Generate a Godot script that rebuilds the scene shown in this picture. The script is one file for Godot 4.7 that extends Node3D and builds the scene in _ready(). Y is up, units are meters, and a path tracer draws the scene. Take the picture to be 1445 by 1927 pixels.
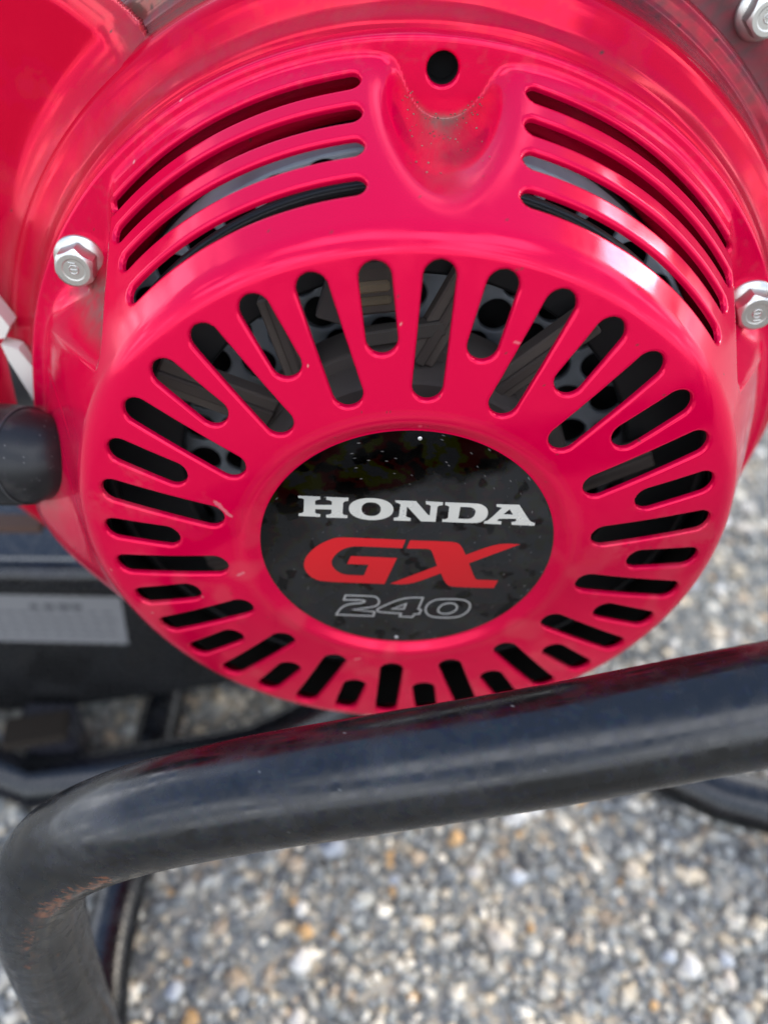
extends Node3D
# Lengths in the builders are millimetres: x to the right, y up from the starter's axis, z towards the viewer.
# The starter's axis is LIFT above the ground. commit() turns everything into metres.

const LIFT := 280.0
const TAU_ := TAU

var M := {}
var noise := FastNoiseLite.new()
var fine := FastNoiseLite.new()
var blotch := FastNoiseLite.new()
var rng := RandomNumberGenerator.new()

# ------------------------------------------------------------------ mesh helper
class MB:
	var p := PackedVector3Array()
	var n := PackedVector3Array()
	var c := PackedColorArray()
	var idx := PackedInt32Array()

	func v(pos: Vector3, nor: Vector3, col := Color.WHITE) -> int:
		p.append(pos)
		n.append(nor)
		c.append(col)
		return p.size() - 1

	func tri(a: int, b: int, d: int) -> void:
		var g := (p[b] - p[a]).cross(p[d] - p[a])
		if g.dot(n[a] + n[b] + n[d]) > 0.0:
			idx.append(a); idx.append(d); idx.append(b)
		else:
			idx.append(a); idx.append(b); idx.append(d)

	func quad(a: int, b: int, d: int, e: int) -> void:
		tri(a, b, d)
		tri(a, d, e)

	func flat(a: Vector3, b: Vector3, d: Vector3, away: Vector3, col := Color.WHITE) -> void:
		var g := (b - a).cross(d - a).normalized()
		if g.dot(away) < 0.0:
			g = -g
		tri(v(a, g, col), v(b, g, col), v(d, g, col))

	func flat4(a: Vector3, b: Vector3, d: Vector3, e: Vector3, away: Vector3, col := Color.WHITE) -> void:
		var g := (d - a).cross(e - b).normalized()
		if g.dot(away) < 0.0:
			g = -g
		quad(v(a, g, col), v(b, g, col), v(d, g, col), v(e, g, col))

	func box(centre: Vector3, size: Vector3, basis := Basis.IDENTITY, col := Color.WHITE, bev := 0.0) -> void:
		var h := size / 2.0
		var k := maxf(bev, 0.0)
		# rounded box out of a sphere-like grid: six faces plus chamfers
		for ax in 3:
			for s in [-1.0, 1.0]:
				var a1 := (ax + 1) % 3
				var a2 := (ax + 2) % 3
				var q := []
				for e in [[-1, -1], [1, -1], [1, 1], [-1, 1]]:
					var w := Vector3.ZERO
					w[ax] = s * h[ax]
					w[a1] = e[0] * (h[a1] - k)
					w[a2] = e[1] * (h[a2] - k)
					q.append(centre + basis * w)
				var nn := Vector3.ZERO
				nn[ax] = s
				flat4(q[0], q[1], q[2], q[3], basis * nn, col)
		if k > 0.0:
			for ax in 3:
				var a1 := (ax + 1) % 3
				var a2 := (ax + 2) % 3
				for s1 in [-1.0, 1.0]:
					for s2 in [-1.0, 1.0]:
						var q := []
						for t in [[-1, 0], [1, 0], [1, 1], [-1, 1]]:
							var w := Vector3.ZERO
							w[ax] = t[0] * (h[ax] - k)
							w[a1] = s1 * (h[a1] - (0.0 if t[1] == 0 else k))
							w[a2] = s2 * (h[a2] - (k if t[1] == 0 else 0.0))
							q.append(centre + basis * w)
						var nn := Vector3.ZERO
						nn[a1] = s1
						nn[a2] = s2
						flat4(q[0], q[1], q[2], q[3], basis * nn, col)
			for sx in [-1.0, 1.0]:
				for sy in [-1.0, 1.0]:
					for sz in [-1.0, 1.0]:
						var s := Vector3(sx, sy, sz)
						var i := h - Vector3(k, k, k)
						flat(centre + basis * (s * Vector3(h.x, i.y, i.z)), centre + basis * (s * Vector3(i.x, h.y, i.z)), centre + basis * (s * Vector3(i.x, i.y, h.z)), basis * s, col)

	# profile of (radius, height) turned about an axis; sharp profile corners are given twice
	func lathe(profile: Array, sides: int, o: Vector3, basis: Basis, col := Color.WHITE) -> void:
		var m := profile.size()
		var nor := []
		for j in m:
			var a: Vector2 = profile[maxi(j - 1, 0)]
			var b: Vector2 = profile[mini(j + 1, m - 1)]
			if j > 0 and a.distance_to(profile[j]) < 1e-4: a = profile[j]
			if j < m - 1 and b.distance_to(profile[j]) < 1e-4: b = profile[j]
			var t := (b - a).normalized()
			nor.append(Vector2(t.y, -t.x))
		var first := p.size()
		for i in sides + 1:
			var ang := TAU * i / sides
			var e := Vector3(cos(ang), sin(ang), 0)
			for j in m:
				var q: Vector2 = profile[j]
				v(o + basis * (e * q.x + Vector3(0, 0, q.y)), (basis * (e * nor[j].x + Vector3(0, 0, nor[j].y))).normalized(), col)
		for i in sides:
			for j in m - 1:
				if profile[j].distance_to(profile[j + 1]) < 1e-4:
					continue
				var a := first + i * m + j
				quad(a, a + 1, a + m + 1, a + m)

	func smooth() -> void:
		for i in n.size():
			n[i] = Vector3.ZERO
		for t in range(0, idx.size(), 3):
			var g := (p[idx[t + 2]] - p[idx[t]]).cross(p[idx[t + 1]] - p[idx[t]])
			for k in 3:
				n[idx[t + k]] += g
		for i in n.size():
			n[i] = n[i].normalized()

	func mesh(origin: Vector3) -> ArrayMesh:
		var q := PackedVector3Array()
		q.resize(p.size())
		for i in p.size():
			q[i] = p[i] * 0.001 + origin
		var a := []
		a.resize(Mesh.ARRAY_MAX)
		a[Mesh.ARRAY_VERTEX] = q
		a[Mesh.ARRAY_NORMAL] = n
		a[Mesh.ARRAY_COLOR] = c
		a[Mesh.ARRAY_INDEX] = idx
		var am := ArrayMesh.new()
		am.add_surface_from_arrays(Mesh.PRIMITIVE_TRIANGLES, a)
		return am

# ------------------------------------------------------------------ nodes
func thing(called: String, label: String, category: String, at_mm: Vector3) -> Node3D:
	var o := Node3D.new()
	o.name = called
	add_child(o, true)
	o.position = (at_mm + Vector3(0, LIFT, 0)) * 0.001
	o.set_meta("label", label)
	o.set_meta("category", category)
	return o

func world_of(o: Node3D) -> Vector3:
	var w := Vector3.ZERO
	var k: Node = o
	while k is Node3D and k != self:
		w += (k as Node3D).position
		k = k.get_parent()
	return w

func part(called: String, mb: MB, mat: Material, parent: Node3D, label := "") -> MeshInstance3D:
	var o := MeshInstance3D.new()
	o.name = called
	o.mesh = mb.mesh(Vector3(0, LIFT * 0.001, 0) - world_of(parent))
	o.material_override = mat
	parent.add_child(o, true)
	if label: o.set_meta("label", label)
	return o

# ------------------------------------------------------------------ small maths
func sst(a: float, b: float, x: float) -> float:
	var t := clampf((x - a) / (b - a), 0.0, 1.0)
	return t * t * (3.0 - 2.0 * t)

func smin(a: float, b: float, k: float) -> float:
	var h := maxf(k - absf(a - b), 0.0) / k
	return minf(a, b) - h * h * k * 0.25

func smax(a: float, b: float, k: float) -> float:
	return -smin(-a, -b, k)

func hash1(i: int) -> float:
	var x := (i * 747796405 + 2891336453) & 0xffffffff
	x = ((x >> ((x >> 28) + 4)) ^ x) * 277803737 & 0xffffffff
	x = (x >> 22) ^ x
	return float(x & 0xffffff) / 16777216.0

func pts(a: Array) -> PackedVector2Array:
	var o := PackedVector2Array()
	for i in range(0, a.size(), 2):
		o.append(Vector2(a[i], a[i + 1]))
	return o

func soften(poly: PackedVector2Array, limit := 50.0, times := 2) -> PackedVector2Array:
	var cur := poly
	for t in times:
		var o := PackedVector2Array()
		var m := cur.size()
		for i in m:
			var a := cur[(i + m - 1) % m]
			var b := cur[i]
			var d := cur[(i + 1) % m]
			if absf(rad_to_deg((b - a).angle_to(d - b))) < limit:
				o.append(b.lerp(a, 0.25))
				o.append(b.lerp(d, 0.25))
			else:
				o.append(b)
		cur = o
	return cur

func with_hole(outer: PackedVector2Array, inner: PackedVector2Array) -> PackedVector2Array:
	var o := outer.duplicate()
	var h := inner.duplicate()
	if Geometry2D.is_polygon_clockwise(o) == Geometry2D.is_polygon_clockwise(h):
		h.reverse()
	var best := 1e9
	var bi := 0
	var bj := 0
	for i in o.size():
		for j in h.size():
			var d := o[i].distance_to(h[j])
			if d < best:
				best = d; bi = i; bj = j
	var r := PackedVector2Array()
	for i in bi + 1:
		r.append(o[i])
	for j in h.size():
		r.append(h[(bj + j) % h.size()])
	var nud := (h[bj] - o[bi]).orthogonal().normalized() * 0.002
	var prev := h[(bj + h.size() - 1) % h.size()]
	if (prev - h[bj]).dot(nud) < 0.0: nud = -nud
	r.append(h[bj] + nud)
	r.append(o[bi] + nud)
	for i in range(bi + 1, o.size()):
		r.append(o[i])
	return r

func prism(mb: MB, poly: PackedVector2Array, z0: float, z1: float, col := Color.WHITE, walls := true) -> void:
	var t := Geometry2D.triangulate_polygon(poly)
	if t.is_empty():
		push_warning("polygon not filled")
	var first := mb.p.size()
	for q in poly:
		mb.v(Vector3(q.x, q.y, z1), Vector3(0, 0, 1), col)
	for k in range(0, t.size(), 3):
		mb.tri(first + t[k], first + t[k + 1], first + t[k + 2])
	if walls:
		var ccw := not Geometry2D.is_polygon_clockwise(poly)
		for i in poly.size():
			var a := poly[i]
			var b := poly[(i + 1) % poly.size()]
			var d := (b - a).normalized()
			var nn := Vector3(d.y, -d.x, 0) if ccw else Vector3(-d.y, d.x, 0)
			mb.flat4(Vector3(a.x, a.y, z0), Vector3(b.x, b.y, z0), Vector3(b.x, b.y, z1), Vector3(a.x, a.y, z1), nn, col)

func stroke_loop(mb: MB, loop: PackedVector2Array, w: float, z0: float, z1: float) -> void:
	var m := loop.size()
	var rows := []
	for i in m:
		var a := (loop[i] - loop[(i + m - 1) % m]).normalized()
		var b := (loop[(i + 1) % m] - loop[i]).normalized()
		var na := Vector2(-a.y, a.x)
		var nb := Vector2(-b.y, b.x)
		var mid := (na + nb).normalized()
		var len := w / 2.0 / maxf(mid.dot(na), 0.45)
		rows.append([loop[i] + mid * len, loop[i] - mid * len])
	for i in m:
		var r: Array = rows[i]
		var s: Array = rows[(i + 1) % m]
		var up := Vector3(0, 0, 1)
		mb.flat4(Vector3(r[0].x, r[0].y, z1), Vector3(s[0].x, s[0].y, z1), Vector3(s[1].x, s[1].y, z1), Vector3(r[1].x, r[1].y, z1), up)
		for k in 2:
			var q: Vector2 = r[k] - r[1 - k]
			mb.flat4(Vector3(r[k].x, r[k].y, z0), Vector3(s[k].x, s[k].y, z0), Vector3(s[k].x, s[k].y, z1), Vector3(r[k].x, r[k].y, z1), Vector3(q.x, q.y, 0))

# ------------------------------------------------------------------ a sheet with rounded openings
# grid of nu x nv points (B), their distance to the nearest opening (D, negative inside it), rounded lips and walls
func sheet(B: PackedVector3Array, D: PackedFloat32Array, C: PackedColorArray, nu: int, nv: int, wrap: bool, lip: float, thick: float, outward: Callable) -> MB:
	var mb := MB.new()
	var N := PackedVector3Array()
	var G := PackedVector3Array()
	N.resize(nu * nv)
	G.resize(nu * nv)
	for i in nu:
		var ia := (i + nu - 1) % nu if wrap else maxi(i - 1, 0)
		var ib := (i + 1) % nu if wrap else mini(i + 1, nu - 1)
		for j in nv:
			var ja := maxi(j - 1, 0)
			var jb := mini(j + 1, nv - 1)
			var k := i * nv + j
			var tu := B[ib * nv + j] - B[ia * nv + j]
			var tv := B[i * nv + jb] - B[i * nv + ja]
			var nn := tu.cross(tv).normalized()
			N[k] = nn
			if D[k] < lip + 1.5:
				var lu := maxf(tu.length_squared(), 1e-9)
				var lv := maxf(tv.length_squared(), 1e-9)
				var g := tu * ((D[ib * nv + j] - D[ia * nv + j]) / lu) + tv * ((D[i * nv + jb] - D[i * nv + ja]) / lv)
				G[k] = g.normalized()
	var flip: float = outward.call(B[nv / 2], N[nv / 2])
	var at := PackedInt32Array()
	at.resize(nu * nv)
	for k in nu * nv:
		if flip < 0.0: N[k] = -N[k]
		var d := D[k]
		if d < 0.0:
			at[k] = -1
			continue
		var pos := B[k]
		var nn := N[k]
		if d < lip:
			var s := (lip - d) / lip
			var cs := sqrt(maxf(0.0, 1.0 - s * s))
			pos -= nn * (lip * (1.0 - cs))
			nn = (nn * cs - G[k] * s).normalized()
		at[k] = mb.v(pos, nn, C[k])
	var cut := {}
	var span := nu if wrap else nu - 1
	for i in span:
		var i2 := (i + 1) % nu
		for j in nv - 1:
			var q := [i * nv + j, i2 * nv + j, i2 * nv + j + 1, i * nv + j + 1]
			var ins := 0
			for k in q:
				if at[k] >= 0: ins += 1
			if ins == 0:
				continue
			if ins == 4:
				mb.quad(at[q[0]], at[q[1]], at[q[2]], at[q[3]])
				continue
			var ring := []
			var edge := []
			for e in 4:
				var a: int = q[e]
				var b: int = q[(e + 1) % 4]
				if at[a] >= 0: ring.append(at[a])
				if (at[a] >= 0) != (at[b] >= 0):
					var key := mini(a, b) * 4000000 + maxi(a, b)
					if not cut.has(key):
						var t := D[a] / (D[a] - D[b])
						var nn := N[a].lerp(N[b], t).normalized()
						var g := G[a].lerp(G[b], t).normalized()
						var pos := B[a].lerp(B[b], t) - nn * lip
						var top := mb.v(pos, -g, C[a])
						var low := mb.v(pos - nn * (thick - lip), -g, C[a])
						cut[key] = [top, low]
					ring.append(cut[key][0])
					edge.append(cut[key])
			for k in range(1, ring.size() - 1):
				mb.tri(ring[0], ring[k], ring[k + 1])
			if edge.size() >= 2:
				mb.quad(edge[0][0], edge[1][0], edge[1][1], edge[0][1])
	return mb

# ------------------------------------------------------------------ the starter's cover
const FACE_C1 := 0.0685
const FACE_C2 := 0.0018

func face_z(r: float) -> float:
	return -FACE_C1 * (r - 48.3) - FACE_C2 * (r - 48.3) * (r - 48.3)

func cover_profile() -> PackedVector2Array:
	var raw := PackedVector2Array()
	raw.append(Vector2(38.6, -1.7))
	raw.append(Vector2(39.1, -1.72))
	raw.append(Vector2(39.6, -1.5))
	raw.append(Vector2(42.0, -0.05))
	raw.append(Vector2(42.8, 0.25))
	raw.append(Vector2(43.8, face_z(43.8)))
	var r := 45.0
	while r < 81.0:
		raw.append(Vector2(r, face_z(r)))
		r += 0.5
	# rounding of the rim: from the slope of the face to the cone
	var a0 := atan(FACE_C1 + 2.0 * FACE_C2 * (81.0 - 48.3))
	var a1 := atan2(1.0, 0.46)
	var rho := 8.0
	var at := Vector2(81.0, face_z(81.0))
	var o := at - Vector2(sin(a0), cos(a0)) * rho
	for k in range(0, 17):
		var a := lerpf(a0, a1, k / 16.0)
		raw.append(o + Vector2(sin(a), cos(a)) * rho)
	var last := raw[raw.size() - 1]
	var endz := -47.2
	var endr := 89.8 - 0.48 * (endz + 14.1)
	for k in range(1, 9):
		raw.append(last.lerp(Vector2(endr, endz), k / 8.0))
	raw.append(Vector2(endr + 0.7, endz - 1.3))
	raw.append(Vector2(endr + 1.5, endz - 2.2))
	raw.append(Vector2(endr + 2.5, endz - 2.6))
	raw.append(Vector2(109.9, -49.95))
	raw.append(Vector2(110.4, -50.25))
	raw.append(Vector2(110.6, -50.9))
	raw.append(Vector2(110.6, -56.0))
	# even steps
	var out := PackedVector2Array()
	out.append(raw[0])
	var carry := 0.0
	for i in raw.size() - 1:
		var l := raw[i].distance_to(raw[i + 1])
		var s := -carry
		var step := 0.5 if raw[i].x > 39.5 else 0.25
		while s + step <= l:
			s += step
			out.append(raw[i].lerp(raw[i + 1], s / l))
		carry = l - s
	out.append(raw[raw.size() - 1])
	return out

const ARC_R := [103.85, 99.65, 95.45, 90.85]   # radii of the four vents' centre lines on the cone
const PAD := 3.1                                # the tab's hole is this many degrees right of the top

# the pocket round the tab's hole: distance outside its floor, how far below the hole, and how much of the cone is left
func pocket(t: float, rr: float) -> Vector3:
	var cv := Vector2(t - 1.0, rr - 102.2)
	var down := sst(0.2, 1.0, -cv.y / maxf(cv.length(), 0.1))
	var q := smin(cv.length() - 8.8, 108.2 - rr, 12.0)
	var rise := 1.0 - exp(-pow(maxf(q, 0.0) / lerpf(3.3, 2.3, down), 1.45))
	return Vector3(q, down, rise)

# both ends and half width of the pale scratches on the face
const SCRATCH := [[-48.5, 16.9, -45.0, 12.6, 0.7], [-45.4, -9.2, -44.0, -8.0, 0.6], [-14.0, -45.8, -12.6, -45.4, 0.5], [20.5, 62.5, 23.0, 62.2, 0.22]]

func build_cover(eng: Node3D) -> void:
	var prof := cover_profile()
	var nv := prof.size()
	var nu := 1080
	var B := PackedVector3Array(); B.resize(nu * nv)
	var D := PackedFloat32Array(); D.resize(nu * nv)
	var C := PackedColorArray(); C.resize(nu * nv)
	var red := Color(0.58, 0.0, 0.040)
	var dusty := Color(0.56, 0.07, 0.085)
	var grime := Color(0.17, 0.14, 0.11)
	var pr := deg_to_rad(PAD)
	# arc length along the profile, and where the vents' centre lines fall on it
	var sl := PackedFloat32Array(); sl.resize(nv)
	for j in range(1, nv):
		sl[j] = sl[j - 1] + prof[j].distance_to(prof[j - 1])
	var vent_s := []
	for r in ARC_R:
		for j in range(1, nv):
			if prof[j].x >= r and prof[j].y < -9.0 :
				vent_s.append(sl[j - 1] + (r - prof[j - 1].x) / maxf(prof[j].x - prof[j - 1].x, 1e-4) * (sl[j] - sl[j - 1]))
				break
	var spans := [[deg_to_rad(-45.6), deg_to_rad(-7.0)], [deg_to_rad(13.6), deg_to_rad(52.8)]]
	for i in nu:
		var th := -PI + TAU * i / nu
		var sn := sin(th)
		var cs := cos(th)
		var deg := rad_to_deg(th)
		# swelling on the left for the cord
		var lobe := 0.0
		var dl := deg + 98.0
		lobe = exp(-pow(dl / (11.0 if dl > 0.0 else 23.0), 2.0))
		# nearest radial slot: one every ten degrees, long and short by turns
		var k10 := roundi((deg - 3.23) / 10.0)
		var da := deg_to_rad(deg - 3.23 - 10.0 * k10)
		var inner := 51.8 if posmod(k10, 2) == 0 else 63.2
		for j in nv:
			var r := prof[j].x
			var z := prof[j].y
			var k := i * nv + j
			if lobe > 0.01 and r > 80.0:
				r += 14.0 * lobe * sst(-5.0, -31.0, z) * (1.0 - 0.6 * sst(-40.0, -50.0, z))
			var x := r * sn
			var y := r * cs
			var grim := 0.0
			var wall := false
			# tab with the hole: a pocket sunk into the cone
			if deg > -20.0 and deg < 26.0 and r > 82.0 and z > -50.0:
				var t := x * cos(pr) - y * sin(pr)
				var rr := x * sin(pr) + y * cos(pr)
				var qd := pocket(t, rr)
				var q: float = qd.x
				var down: float = qd.y
				var rise: float = qd.z
				var u := clampf(q / lerpf(7.0, 5.5, down), 0.0, 1.0)
				var z2 := minf(z, lerpf(-49.8, z, rise))
				wall = u > 0.0 and u < 0.9 and z - z2 > 1.0
				grim = exp(-pow((q - 0.2) / 1.1, 2.0)) * exp(-pow((t - 1.0) / 6.5, 2.0)) * down * 0.95
				grim = maxf(grim, 0.45 * (1.0 - u) * sst(-0.5, 0.3, q) * exp(-pow((t - 1.0) / 8.0, 2.0)))
				z = z2
			# corners cut away for the two bolts
			var cutq := 0.0
			if x < -66.0 and y > 34.0 and z > -49.9:
				var di := smin((-73.0 - x) / 1.5, (y - 46.5 - 0.37 * (x + 77.7)) / 4.6, 1.3)
				var z2 := minf(z, lerpf(z, -50.0, 1.0 - exp(-pow(maxf(di, 0.0), 1.15))))
				cutq = sst(2.0, 10.0, z - z2)
				grim = maxf(grim, cutq * 0.8 * exp(-pow((y - 50.5) / 4.5, 2.0)) * sst(-94.0, -82.0, x))
				z = z2
			elif x > 74.0 and y > 28.0 and z > -49.9:
				var di := smin((x - 80.4) / 1.5, (y - 40.5 + 0.37 * (x - 81.0)) / 4.6, 1.3)
				z = minf(z, lerpf(z, -50.0, 1.0 - exp(-pow(maxf(di, 0.0), 1.15))))
			B[k] = Vector3(x, y, z)
			# openings
			var d := 99.0
			if r > 44.0 and r < 84.0:
				var along := r * cos(da)
				var across := absf(r * sin(da))
				var a := maxf(maxf(inner - along, along - 76.4), 0.0)
				d = sqrt(a * a + across * across) - 3.45
			elif r > 84.0 and r < 109.6 and sl[j] > 46.0 and deg > -60.0 and deg < 70.0:
				for g in spans.size():
					var w := 2.4
					var lo: float = spans[g][0] + w / r
					var hi: float = spans[g][1] - w / r
					var du := maxf(maxf(lo - th, th - hi), 0.0) * r
					for s in vent_s:
						var e: float = sl[j] - s
						d = minf(d, sqrt(du * du + e * e) - w)
				if deg > -4.0 and deg < 10.0 and r > 96.0:
					d = minf(d, Vector2(x - 5.7, y - 103.7).length() - 3.5)
			D[k] = d
			# paint, dust film and grime
			var nz := noise.get_noise_3d(x, y, z)
			var nf := fine.get_noise_3d(x, y, z)
			var dust := 0.08 * maxf(0.0, nz)
			if r < 84.0:
				dust += 0.30 * sst(0.12, 0.5, blotch.get_noise_2d(x, y)) * sst(-35.0, 20.0, -y)
				dust += 0.12 * exp(-pow((r - 44.0) / 2.0, 2.0))
				dust += 0.30 * sst(-0.1, 0.4, nz + 0.5 * nf) * exp(-pow((y - 11.0 + 0.1 * x) / 9.0, 2.0)) * sst(46.0, 60.0, absf(x))
			if lobe > 0.2 and r > 84.0:
				grim = maxf(grim, 0.5 * exp(-pow((deg + 90.0) / 7.0, 2.0)) * sst(-12.0, -26.0, z))
			if r > 104.0:
				grim = maxf(grim, 0.05 * sst(0.0, 0.4, nf))
			var col := red.lerp(dusty, clampf(dust, 0.0, 0.8))
			grim = clampf(grim * (0.9 + 0.6 * nf + 0.3 * nz), 0.0, 0.9)
			col = col.lerp(grime, grim)
			var h := hash1(k)
			if not wall and h < 0.0005 + 0.02 * grim * grim:
				col = col.lerp(Color(0.05, 0.035, 0.03), 0.8) if hash1(k + 7) < 0.8 else col.lerp(Color(0.62, 0.48, 0.40), 0.55)
			if r < 82.0:
				for g in SCRATCH:
					var cp := Geometry2D.get_closest_point_to_segment(Vector2(x, y), Vector2(g[0], g[1]), Vector2(g[2], g[3]))
					if Vector2(x, y).distance_to(cp) < g[4] * (0.55 + 0.9 * absf(nf)): col = col.lerp(Color(0.66, 0.24, 0.25), 0.5)
			C[k] = col
	var mb := sheet(B, D, C, nu, nv, true, 0.9, 1.5, func(_p: Vector3, nn: Vector3) -> float: return nn.z)
	part("starter_cover", mb, M.red, eng)
	var bore := MB.new()
	bore.lathe([Vector2(3.6, -50.9), Vector2(3.6, -50.9), Vector2(3.55, -56.4), Vector2(3.55, -56.4), Vector2(0.0, -56.4)], 40, Vector3(5.7, 103.7, 0), Basis.IDENTITY, Color(0.006, 0.006, 0.006))
	part("bolt_hole", bore, M.dusty, eng)
	# crumbs of dirt lying in the pocket
	var crumbs := MB.new()
	for k in 320:
		var t := rng.randf_range(-9.0, 10.0)
		var rr := rng.randf_range(89.5, 99.0)
		var qd := pocket(t, rr)
		if qd.x < -1.0 or qd.x > 4.5 or rng.randf() > exp(-absf(qd.x - 0.3) * 0.6):
			continue
		var z := lerpf(-49.8, -14.1 - (rr - 89.8) / 0.48, qd.z)
		var at := Vector3(t * cos(pr) + rr * sin(pr), rr * cos(pr) - t * sin(pr), z)
		var unit := stone_mesh(300 + k % 12, 1.0)
		var size := rng.randf_range(0.16, 0.5)
		var first := crumbs.p.size()
		var tone := Color(0.05, 0.04, 0.03).lerp(Color(0.22, 0.17, 0.12), rng.randf())
		for i in unit.p.size():
			crumbs.v(at + unit.p[i] * size, unit.n[i], tone)
		for i in unit.idx:
			crumbs.idx.append(first + i)
	part("dirt_crumbs", crumbs, M.dusty, eng).set_meta("kind", "stuff")

# ------------------------------------------------------------------ badge with its lettering
const L_H1 := [-27.8, 18.3, -22.3, 18.1, -22.3, 17.2, -23.1, 17.0, -23.6, 16.7, -23.7, 15.3, -19.5, 15.3, -19.4, 16.5, -19.9, 16.9, -20.8, 17.1, -20.8, 18.0, -15.2, 17.8, -15.3, 16.8, -16.2, 16.6, -16.6, 16.0]
const L_H2 := [-16.8, 12.4, -16.5, 12.0, -15.6, 11.8, -15.6, 10.9, -21.0, 11.0, -21.0, 11.9, -20.1, 12.1, -19.6, 12.5, -19.6, 13.8, -23.7, 13.9, -23.8, 12.7, -23.5, 12.3, -22.5, 12.1, -22.6, 11.2, -28.1, 11.5, -28.0, 12.3, -27.1, 12.5, -26.7, 12.9, -26.4, 17.1, -26.8, 17.5, -27.8, 17.6]
const L_N := [-3.5, 17.1, 1.8, 16.9, 5.2, 12.0, 5.5, 12.1, 5.6, 15.2, 5.2, 15.7, 4.4, 15.9, 4.2, 16.9, 8.6, 16.6, 8.6, 15.7, 7.7, 15.5, 7.3, 15.1, 7.1, 9.9, 3.3, 10.0, -0.4, 15.1, -0.6, 11.8, -0.3, 11.4, 0.7, 11.0, 0.6, 10.1, -3.7, 10.2, -3.7, 11.1, -2.7, 11.3, -2.4, 11.7, -2.1, 15.7, -2.5, 16.1, -3.3, 16.4]
const L_DO := [9.2, 16.6, 17.3, 16.3, 18.6, 15.9, 19.8, 14.9, 20.3, 13.6, 20.3, 12.3, 19.9, 11.0, 18.8, 9.9, 17.1, 9.5, 8.8, 9.9, 8.8, 10.7, 9.7, 10.8, 10.2, 11.2, 10.3, 15.1, 10.0, 15.4, 9.2, 15.7]
const L_DI := [13.1, 15.1, 15.6, 15.1, 16.5, 14.7, 17.1, 13.9, 17.1, 12.9, 16.8, 11.8, 16.1, 11.1, 15.2, 10.9, 12.9, 11.0]
const L_AO := [22.2, 16.1, 28.0, 16.0, 31.0, 11.0, 31.8, 10.1, 32.8, 9.8, 32.8, 8.8, 26.8, 9.1, 26.7, 10.0, 27.7, 10.2, 27.9, 10.6, 27.7, 11.2, 23.6, 11.2, 23.0, 10.8, 23.0, 10.3, 24.1, 10.2, 24.1, 9.2, 19.6, 9.4, 19.7, 10.2, 20.7, 10.5, 23.5, 14.6, 23.7, 15.0, 22.3, 15.3]
const L_AI := [25.7, 14.5, 26.8, 12.6, 24.3, 12.7]
const L_G1 := [-0.4, 3.2, -16.9, 4.0, -18.6, 3.8, -20.7, 2.9, -23.4, 1.1, -25.6, -1.3, -27.0, -3.6, -27.7, -6.2, -27.5, -8.4, -26.5, -10.6, -24.8, -12.2, -22.6, -13.1, -5.7, -13.8]
const L_G2 := [-2.5, -3.6, -14.9, -3.0, -15.9, -6.0, -10.1, -6.2, -11.4, -10.6, -16.3, -10.4, -18.0, -9.7, -19.5, -8.0, -20.2, -6.1, -20.0, -4.3, -18.9, -2.2, -17.0, -0.3, -14.8, 0.6, -13.1, 0.8, -1.2, 0.2]
const L_X := [0.8, 3.1, 12.4, 2.7, 13.8, 2.0, 14.6, 0.8, 15.9, -2.2, 24.0, 2.3, 29.9, 2.0, 17.0, -5.3, 19.1, -11.2, 19.8, -11.9, 21.1, -11.9, 25.6, -12.1, 24.8, -15.1, 13.1, -14.8, 11.8, -14.0, 10.8, -12.4, 9.7, -9.3, 1.2, -14.1, -4.1, -13.7, 8.5, -6.5, 6.8, -0.9, 6.2, -0.2, 5.3, 0.1, 0.0, 0.1]
const L_2 := [-16.6, -18.7, -8.6, -18.9, -7.5, -19.7, -7.0, -21.2, -7.4, -22.6, -8.6, -23.5, -14.6, -24.8, -8.3, -25.6, -8.7, -27.5, -19.4, -27.0, -18.3, -24.5, -16.8, -22.9, -14.8, -22.2, -11.5, -21.8, -11.1, -21.1, -11.5, -20.6, -17.1, -20.6]
const L_4 := [-7.7, -24.8, -7.1, -23.9, -0.2, -19.4, 5.3, -19.4, 4.1, -24.3, 5.0, -24.6, 4.5, -26.4, 3.1, -26.5, 2.6, -27.8, -1.1, -27.6, -0.7, -26.3, -6.5, -25.8, -7.4, -25.5]
const L_4I := [0.6, -22.0, 0.0, -24.3, -3.3, -24.3]
const L_0 := [9.7, -19.9, 15.3, -19.9, 17.7, -20.5, 19.0, -22.2, 18.6, -24.9, 16.7, -27.2, 14.1, -28.0, 9.3, -27.9, 7.2, -27.1, 6.1, -25.1, 6.4, -22.6, 7.8, -20.9]
const L_0I := [11.9, -21.7, 13.9, -21.6, 15.2, -22.7, 15.1, -24.5, 13.7, -25.9, 11.6, -26.4, 10.1, -25.7, 9.7, -24.6, 10.4, -22.8]

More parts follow.
